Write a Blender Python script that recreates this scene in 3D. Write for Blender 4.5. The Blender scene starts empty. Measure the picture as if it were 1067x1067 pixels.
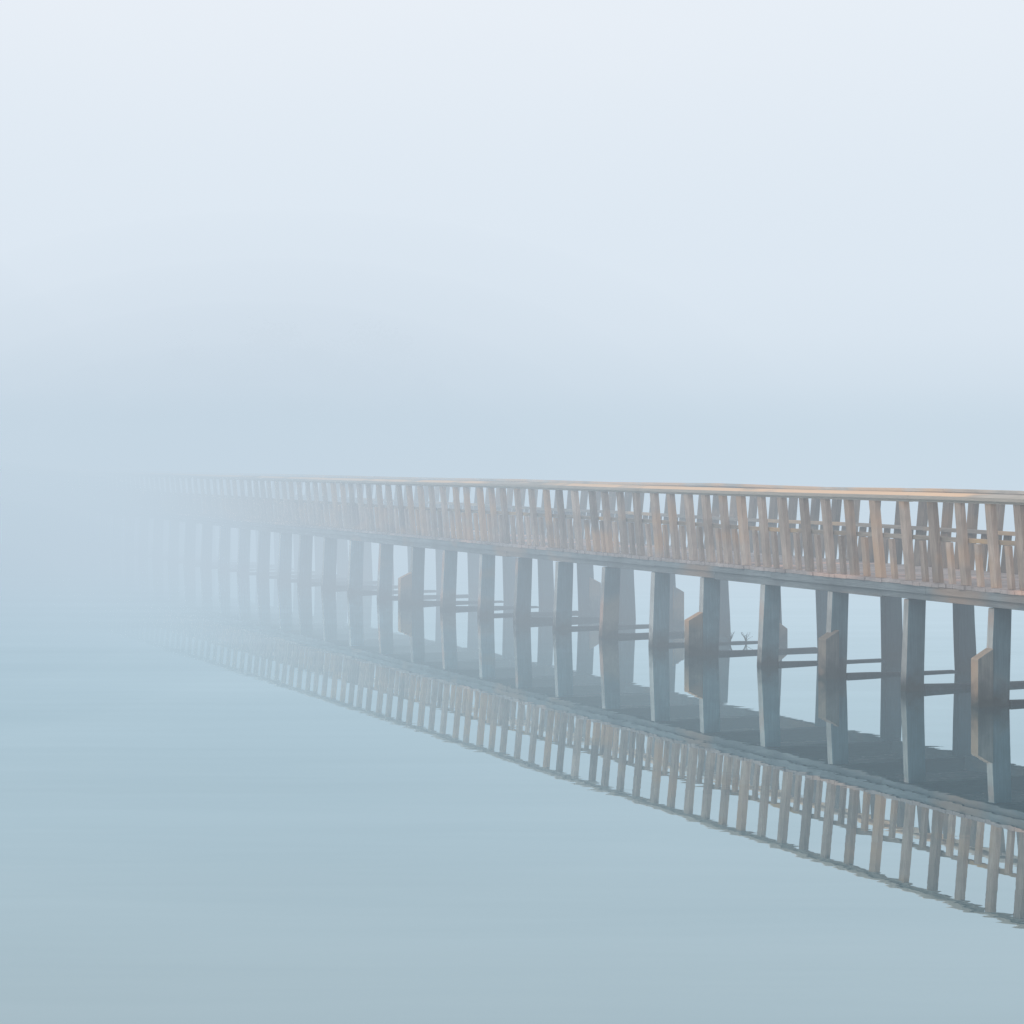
import bpy, math, random
from mathutils import Vector, Matrix
random.seed(7)
sc = bpy.context.scene
C = bpy.data.collections.new("place"); sc.collection.children.link(C)
R = math.radians

# ------------------------------------------------------------------ helpers
class MB:
    def __init__(s): s.v = []; s.f = []
    def hexa(s, p):                       # p: 8 points, bottom ring 0-3, top ring 4-7
        b = len(s.v); s.v += [tuple(q) for q in p]
        for f in ((3,2,1,0),(4,5,6,7),(0,1,5,4),(1,2,6,5),(2,3,7,6),(3,0,4,7)):
            s.f.append(tuple(b+i for i in f))
    def box(s, x0, x1, y0, y1, z0, z1):
        s.hexa([(x0,y0,z0),(x1,y0,z0),(x1,y1,z0),(x0,y1,z0),(x0,y0,z1),(x1,y0,z1),(x1,y1,z1),(x0,y1,z1)])
    def rings(s, rings, cap=True):        # list of equal-length closed rings
        b = len(s.v); n = len(rings[0])
        for r in rings: s.v += [tuple(q) for q in r]
        for k in range(len(rings)-1):
            for i in range(n):
                j = (i+1) % n
                s.f.append((b+k*n+i, b+k*n+j, b+(k+1)*n+j, b+(k+1)*n+i))
        if cap:
            s.f.append(tuple(b+i for i in reversed(range(n))))
            s.f.append(tuple(b+(len(rings)-1)*n+i for i in range(n)))
    def tube(s, pts, rad, n=7):
        rs = []
        for k, p in enumerate(pts):
            p = Vector(p); a = Vector(pts[max(k-1,0)]); c = Vector(pts[min(k+1,len(pts)-1)])
            d = (c-a).normalized(); e = d.cross(Vector((.31,.87,.11))).normalized(); g = d.cross(e)
            rs.append([p+(e*math.cos(t)+g*math.sin(t))*rad[k] for t in [2*math.pi*i/n for i in range(n)]])
        s.rings(rs)
    def mesh(s, name):
        m = bpy.data.meshes.new(name); m.from_pydata(s.v, [], s.f); m.update(); return m

def link(o, parent=None):
    C.objects.link(o)
    if parent: o.parent = parent
    return o
def build(name, mb, mat, parent=None, bevel=0, loc=None):
    m = mb.mesh(name) if isinstance(mb, MB) else mb
    if mat and not m.materials: m.materials.append(mat)
    o = link(bpy.data.objects.new(name, m), parent)
    if loc: o.location = loc
    if bevel:
        b = o.modifiers.new("bevel", 'BEVEL'); b.width = bevel; b.segments = 2; b.limit_method = 'ANGLE'
    return o
def tag(o, label=None, cat=None, group=None, kind=None):
    for k, v in (("label",label),("category",cat),("group",group),("kind",kind)):
        if v: o[k] = v
    return o

# ------------------------------------------------------------------ materials
def new_mat(name):
    m = bpy.data.materials.new(name); m.use_nodes = True
    nt = m.node_tree; nt.nodes.clear(); return m, nt
def N(nt, t, **k):
    n = nt.nodes.new(t)
    for a, b in k.items(): setattr(n, a, b)
    return n
def noise(nt, vec, scale, detail=4, rough=.55):
    n = N(nt, 'ShaderNodeTexNoise'); n.inputs['Scale'].default_value = scale
    n.inputs['Detail'].default_value = detail; n.inputs['Roughness'].default_value = rough
    if vec is not None: nt.links.new(vec, n.inputs['Vector'])
    return n.outputs['Fac']
def mapping(nt, vec, scale, loc=(0,0,0)):
    m = N(nt, 'ShaderNodeMapping'); m.inputs['Scale'].default_value = scale; m.inputs['Location'].default_value = loc
    nt.links.new(vec, m.inputs['Vector']); return m.outputs['Vector']
def ramp(nt, fac, stops):
    r = N(nt, 'ShaderNodeValToRGB'); el = r.color_ramp.elements
    while len(el) < len(stops): el.new(.5)
    for e, (p, c) in zip(el, stops):
        e.position = p; e.color = (c[0],c[1],c[2],1) if not isinstance(c,(int,float)) else (c,c,c,1)
    nt.links.new(fac, r.inputs['Fac']); return r.outputs['Color']
def mix(nt, fac, a, b, mode='MIX'):
    m = N(nt, 'ShaderNodeMix', data_type='RGBA', blend_type=mode)
    for sock, v in ((m.inputs[0],fac),(m.inputs[6],a),(m.inputs[7],b)):
        if isinstance(v, (int,float)): sock.default_value = v
        elif isinstance(v, tuple): sock.default_value = (v[0],v[1],v[2],1)
        else: nt.links.new(v, sock)
    return m.outputs[2]

def wood(name, dark, light, accent=None, accent_lo=.55, grain=(1,1,.08), patch=.8, seed=0, wet=False, side=None, under=False):
    m, nt = new_mat(name)
    tc = N(nt, 'ShaderNodeTexCoord'); geo = N(nt, 'ShaderNodeNewGeometry'); oi = N(nt, 'ShaderNodeObjectInfo')
    pos = geo.outputs['Position']
    # grain along the timber
    add = N(nt, 'ShaderNodeVectorMath', operation='ADD'); nt.links.new(tc.outputs['Object'], add.inputs[0])
    comb = N(nt, 'ShaderNodeCombineXYZ')
    mu = N(nt, 'ShaderNodeMath', operation='MULTIPLY'); mu.inputs[1].default_value = 37; nt.links.new(oi.outputs['Random'], mu.inputs[0])
    for i in range(3): nt.links.new(mu.outputs[0], comb.inputs[i])
    nt.links.new(comb.outputs[0], add.inputs[1])
    gv = mapping(nt, add.outputs[0], grain)
    g = noise(nt, gv, 38, 5, .62)
    col = ramp(nt, g, [(.3, dark), (.7, light)])
    big = noise(nt, mapping(nt, pos, (1,1,1), (seed,seed*2,0)), patch*2.2, 3)
    col = mix(nt, ramp(nt, big, [(.35, 0), (.68, .75)]), col, tuple(c*.62 for c in dark))
    # per-piece tone
    hv = N(nt, 'ShaderNodeHueSaturation'); mr = N(nt, 'ShaderNodeMapRange')
    nt.links.new(oi.outputs['Random'], mr.inputs[0]); mr.inputs[3].default_value = .72; mr.inputs[4].default_value = 1.3
    nt.links.new(mr.outputs[0], hv.inputs['Value']); nt.links.new(col, hv.inputs['Color']); col = hv.outputs['Color']
    if accent:
        a = noise(nt, mapping(nt, pos, (.55,.55,.9), (seed*3+2,seed,1)), 1.1, 2)
        col = mix(nt, ramp(nt, a, [(accent_lo-.06, 0), (accent_lo+.06, .85)]), col, accent)
    if side:                               # paints shade on the upright faces; tops keep the bright, lit tone
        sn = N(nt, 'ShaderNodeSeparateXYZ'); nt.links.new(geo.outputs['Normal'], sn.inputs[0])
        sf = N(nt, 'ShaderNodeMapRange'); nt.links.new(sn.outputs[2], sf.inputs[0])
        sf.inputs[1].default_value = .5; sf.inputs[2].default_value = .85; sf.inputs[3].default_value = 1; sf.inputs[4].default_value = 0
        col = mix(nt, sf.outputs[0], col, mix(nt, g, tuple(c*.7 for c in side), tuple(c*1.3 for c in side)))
    if under:  # shade under the deck painted onto downward faces
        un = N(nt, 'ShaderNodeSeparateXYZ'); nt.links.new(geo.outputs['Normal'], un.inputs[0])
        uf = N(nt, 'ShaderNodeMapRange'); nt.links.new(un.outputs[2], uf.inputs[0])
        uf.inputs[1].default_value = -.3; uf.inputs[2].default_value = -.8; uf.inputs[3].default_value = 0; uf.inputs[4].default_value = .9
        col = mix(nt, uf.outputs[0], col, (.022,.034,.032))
    if wet:                                # algae and damp just above the water
        sep = N(nt, 'ShaderNodeSeparateXYZ'); nt.links.new(pos, sep.inputs[0])
        wob = noise(nt, pos, 6, 3)
        ad = N(nt, 'ShaderNodeMath', operation='MULTIPLY_ADD'); nt.links.new(wob, ad.inputs[0]); ad.inputs[1].default_value = -.35
        nt.links.new(sep.outputs[2], ad.inputs[2])
        wf = N(nt, 'ShaderNodeMapRange'); nt.links.new(ad.outputs[0], wf.inputs[0])
        wf.inputs[1].default_value = -.13; wf.inputs[2].default_value = .16; wf.inputs[3].default_value = .95; wf.inputs[4].default_value = 0
        col = mix(nt, wf.outputs[0], col, (.020,.027,.026))
    p = N(nt, 'ShaderNodeBsdfPrincipled'); p.inputs['Roughness'].default_value = .8
    p.inputs['Specular IOR Level'].default_value = .3
    nt.links.new(col, p.inputs['Base Color'])
    b = N(nt, 'ShaderNodeBump'); b.inputs['Strength'].default_value = .5; b.inputs['Distance'].default_value = .01
    nt.links.new(g, b.inputs['Height']); nt.links.new(b.outputs[0], p.inputs['Normal'])
    o = N(nt, 'ShaderNodeOutputMaterial'); nt.links.new(p.outputs[0], o.inputs['Surface'])
    return m

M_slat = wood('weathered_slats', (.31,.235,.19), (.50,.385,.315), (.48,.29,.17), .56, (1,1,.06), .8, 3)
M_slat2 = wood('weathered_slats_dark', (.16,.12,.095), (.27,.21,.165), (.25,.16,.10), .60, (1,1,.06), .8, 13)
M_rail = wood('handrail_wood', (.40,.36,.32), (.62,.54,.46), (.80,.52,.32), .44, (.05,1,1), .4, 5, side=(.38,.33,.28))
M_rail2 = wood('handrail_wood_far', (.40,.36,.32), (.62,.54,.46), (.78,.50,.30), .47, (.05,1,1), .4, 7)
M_mid  = wood('midrail_wood', (.28,.23,.19), (.46,.39,.33), (.50,.33,.18), .56, (.05,1,1), .4, 9)
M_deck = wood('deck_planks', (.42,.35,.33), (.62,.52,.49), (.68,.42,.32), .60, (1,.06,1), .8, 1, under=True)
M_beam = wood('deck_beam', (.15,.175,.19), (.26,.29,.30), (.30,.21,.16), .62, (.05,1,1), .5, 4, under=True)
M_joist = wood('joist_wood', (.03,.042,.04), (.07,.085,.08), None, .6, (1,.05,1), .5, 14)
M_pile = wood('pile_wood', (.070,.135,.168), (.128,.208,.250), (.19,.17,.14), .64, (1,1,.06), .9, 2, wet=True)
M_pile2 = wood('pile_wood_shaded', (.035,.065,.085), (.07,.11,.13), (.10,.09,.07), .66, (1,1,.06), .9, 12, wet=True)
M_stub = wood('stub_wood', (.10,.11,.11), (.19,.185,.17), (.28,.19,.13), .58, (1,1,.06), 1.2, 8, wet=True)
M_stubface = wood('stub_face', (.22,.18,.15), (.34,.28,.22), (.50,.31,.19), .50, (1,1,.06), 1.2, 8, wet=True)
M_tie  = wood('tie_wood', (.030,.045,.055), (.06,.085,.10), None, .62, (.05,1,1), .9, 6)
# near piles' narrow faces: paler copy, light put into the colour
M_face = wood('pile_lit_face', (.34,.34,.33), (.52,.51,.48), (.45,.27,.20), .60, (1,1,.06), .9, 2, wet=True)

# ------------------------------------------------------------------ camera
F = 2250.0; W0 = 1067.0; CZ = 2.95
cam = bpy.data.cameras.new("camera"); co = bpy.data.objects.new("camera", cam); C.objects.link(co)
co.location = (0,0,CZ); co.rotation_euler = (R(90),0,0)
cam.sensor_width = 36; cam.lens = 36*F/W0; cam.shift_y = -(533.5-477)/W0
cam.clip_end = 3000; cam.clip_start = .1
sc.camera = co

# ------------------------------------------------------------------ the bridge: its own frame, s along it, w across it (away from the near edge)
TH = math.atan(976/F); U = Vector((-math.sin(TH), math.cos(TH))); NN = Vector((math.cos(TH), math.sin(TH)))
P0 = Vector((5.905, 24.88)) + NN*.11
def s_at(px, w=0.0):
    a = (px-533.5)/F; p = P0+NN*w
    return (a*p.y-p.x)/(U.x-a*U.y)
bridge = bpy.data.objects.new("footbridge", None); C.objects.link(bridge)
bridge.location = (P0.x, P0.y, 0); bridge.rotation_euler = (0,0,math.atan2(U.y,U.x))
tag(bridge, "long weathered timber footbridge on piles with outward leaning slatted railings, fading into the fog", "footbridge")
WD = 2.25; ZD = 1.40; S0 = -11.0; S1 = 66.0

# deck planks across (one part, the plank pattern inside its mesh)
mb = MB(); s = S0
while s < S1:
    wd = random.uniform(.13,.16); e0 = random.uniform(-.05,-.025); e1 = random.uniform(.02,.05); zj = random.uniform(-.004,.004)
    mb.box(s, s+wd-.008, -(WD+e1), -e0, ZD-.045+zj, ZD+zj); s += wd
build('deck', mb, M_deck, bridge)

# edge beams, in jointed lengths inside one mesh per side
def lengths(a, b, lo, hi):
    out = []; s = a
    while s < b:
        e = min(b, s+random.uniform(lo,hi)); out.append((s,e)); s = e
    return out
for side in (0,1):
    mb = MB()
    for a, e in lengths(S0, S1, 3.4, 5.4):
        dz = random.uniform(-.012,.012); dw = random.uniform(-.008,.008)
        w0 = (.005 if side == 0 else WD-.105)+dw
        mb.box(a+.003, e-.003, -(w0+.10), -w0, ZD-.235+dz, ZD-.052)
    build('edge_beam', mb, M_beam, bridge, .006)
    # thin upper fascia board, standing proud of the beam
    mb = MB()
    for a, e in lengths(S0, S1, 2.6, 4.4):
        dz = random.uniform(-.01,.01)
        w0 = -.022 if side == 0 else WD-.002
        mb.box(a+.003, e-.003, -(w0+.024), -w0, ZD-.135+dz, ZD-.047)
    build('fascia_board', mb, M_beam, bridge)

# piles -------------------------------------------------------------
near_px = [1028, 940, 861, 791, 728, 677, 626, 577.5, 536, 498.5, 460, 427, 394, 363, 336, 311, 290, 268.5, 248, 228]
piles = [s_at(p) for p in near_px]
while piles[-1] < S1-2: piles.append(piles[-1]+random.uniform(1.68,1.82))
front = []; q = piles[0]
while q > S0+2: q -= random.uniform(1.72,1.80); front.append(q)
all_piles = sorted(front+piles)
def add_pile(sc_, side, th, dep):
    """sc_: s of the far (u-most) corner of the pile's narrow face"""
    mb = MB(); rs = []
    bat = -.055 if side == 0 else .055
    w0 = .02 if side == 0 else WD-.25+.02
    lean = random.uniform(-.02,.02)
    for z in (-1.6, -.6, 0, .35, .7, ZD-.236):
        k = 1-(z/1.16); o = bat*k*.8; g = 1+.03*max(0,k)
        j = [random.uniform(-.005,.005) for _ in range(4)]
        a0 = sc_-th*g+lean*k; a1 = sc_+lean*k; b0 = w0+o-.01*k; b1 = w0+o+dep*g
        rs.append([(a0+j[0],-b1,z),(a1+j[1],-b1,z),(a1+j[2],-b0,z),(a0+j[3],-b0,z)])
    mb.rings(rs)
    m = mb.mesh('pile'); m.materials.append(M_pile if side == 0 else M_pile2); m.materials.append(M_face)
    o = link(bpy.data.objects.new('pile', m), bridge)
    # narrow camera-side faces of near piles take the painted-light tone
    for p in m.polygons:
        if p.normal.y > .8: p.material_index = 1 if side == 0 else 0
    b = o.modifiers.new("bevel", 'BEVEL'); b.width = .012; b.segments = 2; b.limit_method = 'ANGLE'
    return o
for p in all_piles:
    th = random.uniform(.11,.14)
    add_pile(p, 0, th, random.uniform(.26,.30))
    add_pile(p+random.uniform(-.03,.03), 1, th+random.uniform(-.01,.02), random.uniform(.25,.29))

# cut-off stub posts bolted to some piles
def stub(s_c, side, out, h, th=.13, drop=.09, flush=False):
    mb = MB()
    if side == 0:
        wi = .0 if flush else .07; wo = -.055-out
        a0, a1 = (s_c-th-.012, s_c+.006) if flush else (s_c-th-.09, s_c-.02)
        pts = [(a0,-wi),(a1,-wi),(a1,-wo),(a0,-wo)]; tops = [h+.03,h+.03,h-drop,h-drop]
    else:
        a0, a1 = s_c-th-.012, s_c+.006; wi = WD-.02; wo = WD+.08+out
        pts = [(a0,-wo),(a1,-wo),(a1,-wi),(a0,-wi)]; tops = [h-drop,h-drop,h+.03,h+.03]
    mb.hexa([(x,y,-1.2) for x,y in pts]+[(x,y,t) for (x,y),t in zip(pts,tops)])
    o = build('stub_post', mb, M_stub, bridge, .012); o.data.materials.append(M_stubface)
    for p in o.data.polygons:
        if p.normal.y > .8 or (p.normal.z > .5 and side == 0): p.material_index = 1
nrm = piles
stub(nrm[0], 0, .17, .66, flush=True); stub(nrm[2], 0, .09, .62); stub(nrm[4], 0, .19, .62, flush=True)
stub(nrm[11], 0, .20, .62, flush=True)
stub(nrm[7], 1, .12, .68); stub(nrm[9], 1, .14, .66); stub(nrm[5], 1, .08, .30)

# cross joists at every bent, and tie beams low over the water
for p in all_piles:
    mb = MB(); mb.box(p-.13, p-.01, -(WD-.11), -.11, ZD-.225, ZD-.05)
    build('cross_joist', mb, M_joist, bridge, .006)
# low cross ties joining near and far pile of a bent just over the water
tops = {0:(.05,.04), 1:(.075,.05), 2:(.05,.02), 3:(.045,.022), 4:(.055,.045), 5:(.045,.02), 6:(.06,.05), 7:(.05,.03), 8:(.09,.05)}
for p in all_piles:
    k = piles.index(p) if p in piles else -1
    za, zb = tops.get(k, (random.uniform(.04,.07), random.uniform(.015,.05)))
    wob = [random.uniform(-.006,.006) for _ in range(5)]; mb = MB(); rs = []
    for i in range(5):
        t = i/4; w = .26+t*(WD-.23-.26); z = za+(zb-za)*t+wob[i]; a0, a1 = p-.135+wob[-i], p-.01
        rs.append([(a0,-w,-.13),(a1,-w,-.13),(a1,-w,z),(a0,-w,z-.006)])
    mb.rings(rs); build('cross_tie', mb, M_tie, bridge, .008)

# railings ----------------------------------------------------------
LEAN = .11; HR = 1.10
def slat_mesh(v, side):
    rr = random.Random(v*7+side)
    mb = MB(); d = -1 if side == 0 else 1
    tw, dp = rr.uniform(.115,.145)+.025*side, rr.uniform(.07,.085)
    sk = rr.uniform(-.02,.02); rs = []
    for t in (0,.5,1):
        z = .003+t*(HR-.088); o = d*LEAN*t*(HR-.09)/HR
        j = [rr.uniform(-.003,.003) for _ in range(4)]
        rs.append([(-tw/2+sk*t+j[0],-(o+dp/2),z),(tw/2+sk*t+j[1],-(o+dp/2),z),(tw/2+sk*t+j[2],-(o-dp/2),z),(-tw/2+sk*t+j[3],-(o-dp/2),z)])
    mb.rings(rs); return mb
SP = .1458e-4*37564/math.cos(TH)
NEAR_SLATS = [1054,1024,993,964,935.5,905,878,854,831.5,809,787.5,766,747.5,729.7,711.5,693.7,676.3,657.2,640.5,625,612,594,578,564.5,549,533.8,519,507.5,495.3,481,470,457]
FAR_SLATS = [1062,1036,1010.5,984.5,958,935.5,909.5,888,868,847,823.5,804,782,763,744.2,729.5,711.5,694.5,679.5,664,651.7,636,620,606]
for side in (0,1):
    d = -1 if side == 0 else 1
    wb = .055 if side == 0 else WD-.055
    wt = wb+d*LEAN
    rl = bpy.data.objects.new('railing', None); link(rl, bridge); rl.location = (0,-wb,ZD)
    zn = 0
    segs = lengths(S0, S1, 2.9, 4.6)
    mb = MB(); hs = [random.uniform(-.012,.012) for _ in range(len(segs)+1)]
    for k, (a, e) in enumerate(segs):
        za, ze = HR-.088+hs[k], HR-.088+hs[k+1]; y = -d*LEAN; h = .088; yj = random.uniform(-.006,.006)
        q = .02 if side == 0 else -.02      # outer edge of the board lower than the inner one
        y0, y1 = y-.075+yj, y+.075+yj; b_ = .032
        mb.hexa([(a+.004,y0,za+b_+q),(e-.004,y0,ze+b_+q),(e-.004,y1,ze+b_-q),(a+.004,y1,za+b_-q),
                 (a+.004,y0,za+h+q-.006),(e-.004,y0,ze+h+q-.006),(e-.004,y1,ze+h-q-.006),(a+.004,y1,za+h-q-.006)])
        # narrow bearer under the board, over the slat heads
        mb.box(a+.006, e-.006, y-.035, y+.035, min(za,ze)-.012, min(za,ze)+b_-.004)
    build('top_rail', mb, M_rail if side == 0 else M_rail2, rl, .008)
    segs = lengths(S0, S1, 2.9, 4.6)
    mb = MB(); hs = [random.uniform(-.012,.012) for _ in range(len(segs)+1)]
    for k, (a, e) in enumerate(segs):                 # mid rail on the walkway side of the slats
        zm = .515; o = d*LEAN*zm/HR - d*.075
        za, ze = zm+hs[k], zm+hs[k+1]
        mb.hexa([(a+.004,-o-.02,za),(e-.004,-o-.02,ze),(e-.004,-o+.02,ze),(a+.004,-o+.02,za),
                 (a+.004,-o-.02,za+.055),(e-.004,-o-.02,ze+.055),(e-.004,-o+.02,ze+.055),(a+.004,-o+.02,za+.055)])
    build('mid_rail', mb, M_mid, rl, .004)
    variants = [slat_mesh(v, side) for v in range(8)]
    vm = []
    for v in variants:
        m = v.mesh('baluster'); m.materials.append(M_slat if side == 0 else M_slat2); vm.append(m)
    # positions
    pos = [s_at(p+.5, wt-.04)-.055 for p in (NEAR_SLATS if side == 0 else FAR_SLATS)]
    while pos[-1] < S1-.3: pos.append(pos[-1]+SP*random.uniform(.90,1.11))
    pre = []; q = pos[0]
    while q > S0+.7: q -= SP*random.uniform(.93,1.08); pre.append(q)
    for i, s in enumerate(pos[:50]):
        o = link(bpy.data.objects.new('baluster', vm[random.randrange(8)]), rl); o.location = (s,0,0)
    short = []
    for v in range(4):
        b2 = MB(); rr = random.Random(v+50+side); tw, dp = rr.uniform(.075,.10)+.02*side, .05; rs = []; sk = rr.uniform(-.012,.012)
        for t in (0,1):
            z = .003+t*.512; o = d*LEAN*z/HR
            rs.append([(-tw/2+sk*t,-(o+dp/2),z),(tw/2+sk*t,-(o+dp/2),z),(tw/2+sk*t,-(o-dp/2),z),(-tw/2+sk*t,-(o-dp/2),z)])
        b2.rings(rs); short.append(b2)
    sm = []
    for v in short:
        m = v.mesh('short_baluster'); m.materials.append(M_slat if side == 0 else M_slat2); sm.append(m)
    allp = sorted(pre+pos); mids = [(a+b)/2+random.uniform(-.03,.03) for a, b in zip(allp, allp[1:])]
    shown = [q for q in mids if q > pos[0]-.45][:50]; hid = [q for q in mids if q not in shown]
    for q in shown:
        o = link(bpy.data.objects.new('short_baluster', sm[random.randrange(4)]), rl); o.location = (q,0,0)
    rest = MB()
    for q in hid:
        v = random.choice(short); b = len(rest.v)
        rest.v += [(x+q,y,z) for x,y,z in v.v]; rest.f += [tuple(i+b for i in f) for f in v.f]
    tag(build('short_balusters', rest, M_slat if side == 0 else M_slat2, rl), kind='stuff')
    rest = MB()
    for s in pre+pos[50:]:
        v = random.choice(variants); b = len(rest.v)
        rest.v += [(x+s,y,z) for x,y,z in v.v]; rest.f += [tuple(i+b for i in f) for f in v.f]
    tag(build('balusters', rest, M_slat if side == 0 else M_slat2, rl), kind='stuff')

# ------------------------------------------------------------------ water, bed and far shore
def water_mat():
    m, nt = new_mat('still_water')
    geo = N(nt, 'ShaderNodeNewGeometry'); pos = geo.outputs['Position']
    n1 = noise(nt, mapping(nt, pos, (.7,1.9,1)), 2.2, 1.8, .5)
    n2 = noise(nt, mapping(nt, pos, (.22,.6,1), (3,9,0)), 1.0, 2, .5)
    ad = N(nt, 'ShaderNodeMath', operation='MULTIPLY'); nt.links.new(n1, ad.inputs[0]); nt.links.new(ramp(nt, n2, [(.38,.25),(.66,1)]), ad.inputs[1])
    b = N(nt, 'ShaderNodeBump'); b.inputs['Strength'].default_value = 1; b.inputs['Distance'].default_value = .0005
    nt.links.new(ad.outputs[0], b.inputs['Height'])
    gl = N(nt, 'ShaderNodeBsdfGlossy'); gl.inputs['Color'].default_value = (.885,.98,.985,1); gl.inputs['Roughness'].default_value = .006
    df = N(nt, 'ShaderNodeBsdfDiffuse')
    n3 = noise(nt, mapping(nt, pos, (.12,.5,1), (7,1,0)), 1.0, 4, .55)
    nt.links.new(ramp(nt, n3, [(.3,(.025,.10,.135)),(.7,(.035,.12,.16))]), df.inputs['Color'])
    fr = N(nt, 'ShaderNodeFresnel'); fr.inputs['IOR'].default_value = 1.33
    mr = N(nt, 'ShaderNodeMapRange'); nt.links.new(fr.outputs[0], mr.inputs[0])
    mr.inputs[1].default_value = .2; mr.inputs[2].default_value = .66; mr.inputs[3].default_value = .525; mr.inputs[4].default_value = .98
    nt.links.new(b.outputs[0], gl.inputs['Normal'])
    mx = N(nt, 'ShaderNodeMixShader'); n4 = noise(nt, mapping(nt, pos, (.10,.75,1), (11,4,0)), 1.0, 4, .6)
    md = N(nt, 'ShaderNodeMapRange'); nt.links.new(n4, md.inputs[0]); md.inputs[1].default_value = .3; md.inputs[2].default_value = .7
    md.inputs[3].default_value = .955; md.inputs[4].default_value = 1.03
    mm = N(nt, 'ShaderNodeMath', operation='MULTIPLY'); nt.links.new(mr.outputs[0], mm.inputs[0]); nt.links.new(md.outputs[0], mm.inputs[1])
    nt.links.new(mm.outputs[0], mx.inputs[0]); nt.links.new(df.outputs[0], mx.inputs[1]); nt.links.new(gl.outputs[0], mx.inputs[2])
    o = N(nt, 'ShaderNodeOutputMaterial'); nt.links.new(mx.outputs[0], o.inputs['Surface']); return m
mb = MB(); mb.v = [(-900,-200,0),(900,-200,0),(900,1500,0),(-900,1500,0)]; mb.f = [(0,1,2,3)]
tag(build('water', mb, water_mat()), kind='structure')

def soil():
    m, nt = new_mat('bank_soil'); geo = N(nt, 'ShaderNodeNewGeometry')
    n = noise(nt, geo.outputs['Position'], 1.5, 5)
    d = N(nt, 'ShaderNodeBsdfDiffuse'); nt.links.new(ramp(nt, n, [(.3,(.05,.05,.035)),(.7,(.09,.10,.05))]), d.inputs[0])
    o = N(nt, 'ShaderNodeOutputMaterial'); nt.links.new(d.outputs[0], o.inputs[0]); return m
def bank_z(x, y):
    f0 = 84 + 3*math.sin(x*.11) + 2*math.sin(x*.31+1) + max(0, x-2)*2.2
    t = max(0, min(1, (y-f0)/7)); return -.8 + 1.5*t*t*(3-2*t) + .12*math.sin(x*.7)*math.sin(y*.5)*t
mb = MB(); nx, ny = 60, 30
for j in range(ny+1):
    for i in range(nx+1):
        x = -90+i*2.0; y = 78+j*2.4; mb.v.append((x,y,bank_z(x,y)))
for j in range(ny):
    for i in range(nx):
        a = j*(nx+1)+i; mb.f.append((a,a+1,a+nx+2,a+nx+1))
tag(build('far_bank', mb, soil()), kind='structure')

# ------------------------------------------------------------------ trees on the far bank
def leaf_mat():
    m, nt = new_mat('tree_leaves'); geo = N(nt, 'ShaderNodeNewGeometry')
    n = noise(nt, geo.outputs['Position'], .9, 4)
    d = N(nt, 'ShaderNodeBsdfDiffuse'); nt.links.new(ramp(nt, n, [(.3,(.035,.05,.03)),(.7,(.08,.10,.05))]), d.inputs[0])
    o = N(nt, 'ShaderNodeOutputMaterial'); nt.links.new(d.outputs[0], o.inputs[0]); return m
M_leaf = leaf_mat()
M_bark = wood('tree_bark', (.05,.045,.04), (.11,.10,.085), None, .5, (1,1,.2), .8, 11)
def tree_meshes(seed, h, r):
    rr = random.Random(seed); tr = MB(); cr = MB()
    pts = [(0,0,-.3)]; x = y = 0
    for k in range(1,6):
        x += rr.uniform(-.15,.15); y += rr.uniform(-.15,.15); pts.append((x,y,h*.14*k))
    tr.tube(pts, [.24*h/8*(1-.14*k) for k in range(6)], 8)
    cl = []
    for k in range(34):
        an = rr.uniform(0,6.283); z = rr.uniform(.28,1)**.9; rad = r*math.sqrt(max(0,1-((z-.55)/.50)**2))*rr.uniform(.35,1)
        c = Vector((math.cos(an)*rad, math.sin(an)*rad, h*z*.96)); cl.append((c, rr.uniform(.5,1.0)*r*.42))
        if k < 12:
            b = Vector(pts[rr.randint(2,5)]); mid = (b+c)/2+Vector((0,0,-.2)); tr.tube([b,mid,c], [.07,.045,.015], 5)
    for c, q in cl:
        for _ in range(170):
            v = Vector((rr.gauss(0,1),rr.gauss(0,1),rr.gauss(0,.8))).normalized()*q*rr.uniform(.05,1.0)**.6
            p = c+v; a = Vector((rr.gauss(0,1),rr.gauss(0,1),rr.gauss(0,1))).normalized(); e = a.orthogonal().normalized(); sz = rr.uniform(.05,.12)
            b = len(cr.v); cr.v += [tuple(p-a*sz), tuple(p+e*sz*.6), tuple(p+a*sz), tuple(p-e*sz*.6)]; cr.f.append((b,b+1,b+2,b+3))
    a = tr.mesh('trunk'); a.materials.append(M_bark); b = cr.mesh('crown'); b.materials.append(M_leaf); return a, b
kinds = [tree_meshes(i, 8, 2.8) for i in range(4)]
wood_v = []; wood_f = []; wood_m = []
def tree(px, Y, h, kind):
    x = (px-533.5)/F*Y; k = h/8; an = random.uniform(0,6.28)
    M = Matrix.Translation((x,Y,bank_z(x,Y))) @ Matrix.Rotation(an,4,'Z') @ Matrix.Diagonal((k*1.1,k*1.1,k,1))
    for mi in (0,1):
        me = kinds[kind][mi]; b = len(wood_v)
        wood_v.extend(tuple(M @ v.co) for v in me.vertices)
        for p in me.polygons: wood_f.append([b+i for i in p.vertices]); wood_m.append(mi)
T = []
for k in range(9):  T.append((-70+k*76+random.uniform(-12,12), random.uniform(90,96), [5.6,6.0,5.5,6.2,6.4,6.9,6.6,6.0,4.6][k]))
for k in range(8):  T.append((-50+k*80+random.uniform(-14,14), random.uniform(106,114), [8.6,8.2,8.4,8.8,9.6,10.0,9.2,7.0][k]))
for k in range(7):  T.append((-60+k*86+random.uniform(-14,14), random.uniform(132,142), [13,12.2,12.6,13.6,15.0,15.0,12.5][k]))
for i, (px, Y, h) in enumerate(T): tree(px, Y, h*.68, i % 4)
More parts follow.
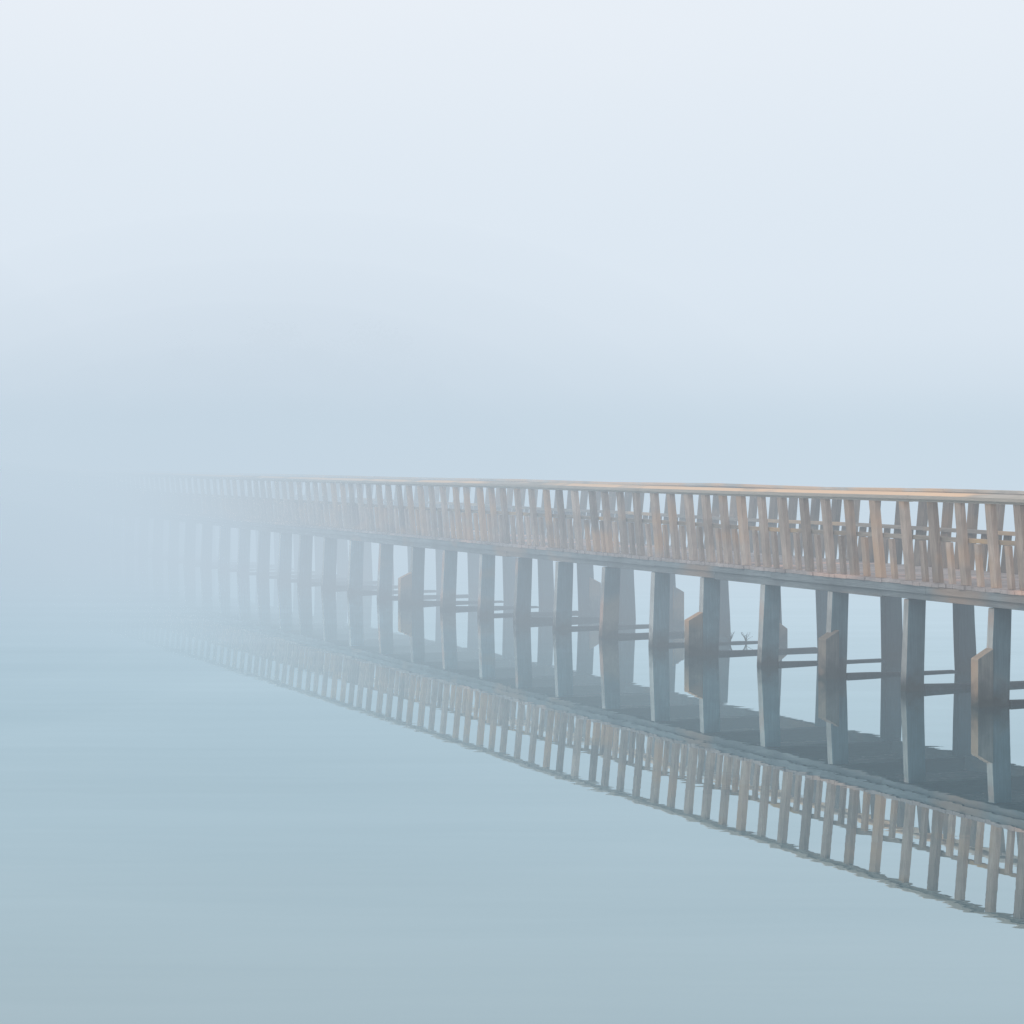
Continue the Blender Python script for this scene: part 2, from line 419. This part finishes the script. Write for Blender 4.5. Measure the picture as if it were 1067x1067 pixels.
m = bpy.data.meshes.new('far_wood'); m.from_pydata(wood_v, [], wood_f); m.materials.append(M_bark); m.materials.append(M_leaf)
m.polygons.foreach_set('material_index', wood_m); m.update()
tag(link(bpy.data.objects.new('far_wood', m)), "faint grey mass of trees veiled by fog beyond the far end of the bridge", "wood", kind='stuff')

# ------------------------------------------------------------------ dry sprigs growing on the tie beam between the fourth and fifth pile
def sprig_mat():
    m, nt = new_mat('dry_stem'); d = N(nt, 'ShaderNodeBsdfDiffuse'); geo = N(nt, 'ShaderNodeNewGeometry')
    nt.links.new(ramp(nt, noise(nt, geo.outputs['Position'], 20, 2), [(.3,(.05,.06,.04)),(.7,(.12,.12,.07))]), d.inputs[0])
    o = N(nt, 'ShaderNodeOutputMaterial'); nt.links.new(d.outputs[0], o.inputs[0]); return m
M_sprig = sprig_mat()
def sprig(px, w, label, seed):
    rr = random.Random(seed); s = piles[5]-.07
    w = min((i*.01 for i in range(220)), key=lambda q: abs(s_at(px, q)-s)); p = P0+U*s+NN*w; mb = MB()
    for _ in range(9):
        a = rr.uniform(0,6.28); q = rr.uniform(.02,.10); h = rr.uniform(.07,.17)
        mb.tube([(0,0,0),(math.cos(a)*q*.4,math.sin(a)*q*.4,h*.6),(math.cos(a)*q,math.sin(a)*q,h)], [.004,.003,.0015], 4)
        for t in (.6,.8,1):
            c = Vector((math.cos(a)*q*t,math.sin(a)*q*t,h*t)); e = Vector((rr.uniform(-1,1),rr.uniform(-1,1),rr.uniform(0,1))).normalized()*.02
            b = len(mb.v); f = e.orthogonal().normalized()*.007
            mb.v += [tuple(c),tuple(c+e*.5+f),tuple(c+e),tuple(c+e*.5-f)]; mb.f.append((b,b+1,b+2,b+3))
    o = build('dry_sprig', mb, M_sprig, None, 0, (p.x,p.y,.02))
    tag(o, label, 'plant')
sprig(761, 1.16, "thin dry sprig at the waterline, beside the pile with the orange-edged stub post", 1)
sprig(777, 1.16, "thin dry sprig at the waterline, close against the plain pile right of its twin", 2)

# ------------------------------------------------------------------ fog: volumes given their own glow, thicker low over the water and further out
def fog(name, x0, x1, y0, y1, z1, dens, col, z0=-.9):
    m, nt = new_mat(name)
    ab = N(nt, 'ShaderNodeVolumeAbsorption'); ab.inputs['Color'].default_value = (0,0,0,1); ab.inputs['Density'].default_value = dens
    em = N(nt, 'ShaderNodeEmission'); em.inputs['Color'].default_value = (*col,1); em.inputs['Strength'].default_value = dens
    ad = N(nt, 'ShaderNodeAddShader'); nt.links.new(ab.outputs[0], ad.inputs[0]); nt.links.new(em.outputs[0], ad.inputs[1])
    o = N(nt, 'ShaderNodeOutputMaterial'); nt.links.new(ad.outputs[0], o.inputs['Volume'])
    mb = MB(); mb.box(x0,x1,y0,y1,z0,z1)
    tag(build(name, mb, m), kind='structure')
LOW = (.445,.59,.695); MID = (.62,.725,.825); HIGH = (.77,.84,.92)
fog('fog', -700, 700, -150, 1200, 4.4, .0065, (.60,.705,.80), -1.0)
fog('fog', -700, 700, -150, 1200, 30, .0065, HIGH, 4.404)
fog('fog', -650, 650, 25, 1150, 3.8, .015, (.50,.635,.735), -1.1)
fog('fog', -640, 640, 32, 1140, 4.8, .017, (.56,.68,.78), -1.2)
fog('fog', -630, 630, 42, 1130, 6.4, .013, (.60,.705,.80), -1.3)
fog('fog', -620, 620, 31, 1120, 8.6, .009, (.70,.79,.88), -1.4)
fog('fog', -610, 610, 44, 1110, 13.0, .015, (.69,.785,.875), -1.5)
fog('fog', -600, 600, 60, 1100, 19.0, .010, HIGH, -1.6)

# added lenses of darker fog; shade before the trees put into their glow
def shade_mist(cx, cy, cz, rx, ry, rz, dens, col):
    m, nt = new_mat('shade_mist')
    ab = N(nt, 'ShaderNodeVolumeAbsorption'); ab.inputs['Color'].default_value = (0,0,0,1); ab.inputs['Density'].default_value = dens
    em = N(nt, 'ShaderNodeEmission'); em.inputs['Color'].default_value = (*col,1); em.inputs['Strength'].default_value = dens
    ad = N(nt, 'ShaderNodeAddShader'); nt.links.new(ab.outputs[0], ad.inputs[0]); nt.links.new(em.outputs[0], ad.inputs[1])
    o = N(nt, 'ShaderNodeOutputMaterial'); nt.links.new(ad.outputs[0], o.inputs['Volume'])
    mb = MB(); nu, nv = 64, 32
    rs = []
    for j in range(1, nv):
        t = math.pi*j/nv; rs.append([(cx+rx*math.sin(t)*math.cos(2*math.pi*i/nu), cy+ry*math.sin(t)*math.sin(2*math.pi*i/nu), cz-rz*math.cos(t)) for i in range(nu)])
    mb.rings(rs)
    tag(build('shade_mist', mb, m), kind='structure')
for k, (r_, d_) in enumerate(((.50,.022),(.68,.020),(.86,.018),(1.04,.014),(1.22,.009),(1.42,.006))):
    shade_mist(-9.0+.5*k, 65, .3-.05*k, 12.0*r_, 11.5*r_, 7.2*r_, d_*1.15, (.28,.40,.52))
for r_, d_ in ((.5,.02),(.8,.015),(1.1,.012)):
    shade_mist(-18.5, 62, .5, 7*r_, 9*r_, 8.5*r_, d_, (.33,.45,.57))
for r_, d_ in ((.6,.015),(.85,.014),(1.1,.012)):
    shade_mist(-16.5, 47, 0, 11*r_, 14*r_, 2.9*r_, d_*1.15, (.22,.35,.46))

# ------------------------------------------------------------------ sky and sun
w = bpy.data.worlds.new("World"); sc.world = w; w.use_nodes = True; nt = w.node_tree; nt.nodes.clear()
EL, AZ = R(38), R(215)
sky = N(nt, 'ShaderNodeTexSky', sky_type='NISHITA'); sky.sun_disc = False; sky.sun_elevation = EL; sky.sun_rotation = AZ
b1 = N(nt, 'ShaderNodeBackground'); b1.inputs['Strength'].default_value = .1; nt.links.new(sky.outputs[0], b1.inputs['Color'])
tc = N(nt, 'ShaderNodeTexCoord'); sp = N(nt, 'ShaderNodeSeparateXYZ'); nt.links.new(tc.outputs['Generated'], sp.inputs[0])
cl = ramp(nt, sp.outputs[2], [(0,(.68,.77,.86)),(.06,(.80,.87,.93)),(.20,(.97,.98,1.0)),(.6,(1.0,1.0,1.0))])
nz = noise(nt, mapping(nt, tc.outputs['Generated'], (1,1,3)), 3.0, 3)
cl = mix(nt, .30, cl, ramp(nt, nz, [(.3,(.78,.87,.95)),(.7,(1,.97,1))]))
b2 = N(nt, 'ShaderNodeBackground'); b2.inputs['Strength'].default_value = 1.0; nt.links.new(cl, b2.inputs['Color'])
ms = N(nt, 'ShaderNodeMixShader'); ms.inputs[0].default_value = .93
nt.links.new(b1.outputs[0], ms.inputs[1]); nt.links.new(b2.outputs[0], ms.inputs[2])
o = N(nt, 'ShaderNodeOutputWorld'); nt.links.new(ms.outputs[0], o.inputs[0])
sl = bpy.data.lights.new("sun", 'SUN'); sl.energy = 1.2; sl.angle = R(25); sl.color = (1,.96,.9)
so = bpy.data.objects.new("sun", sl); C.objects.link(so)
dirv = Vector((math.sin(AZ)*math.cos(EL), math.cos(AZ)*math.cos(EL), math.sin(EL)))
so.rotation_euler = dirv.to_track_quat('Z','Y').to_euler(); so.location = (0,0,40)

sc.view_settings.view_transform = 'Standard'; sc.view_settings.look = 'None'; sc.view_settings.exposure = 0
sc.render.engine = 'CYCLES'
cy = sc.cycles; cy.max_bounces = 6; cy.diffuse_bounces = 3; cy.glossy_bounces = 3; cy.volume_bounces = 0; cy.use_denoising = True
cy.use_adaptive_sampling = True; cy.adaptive_threshold = .02
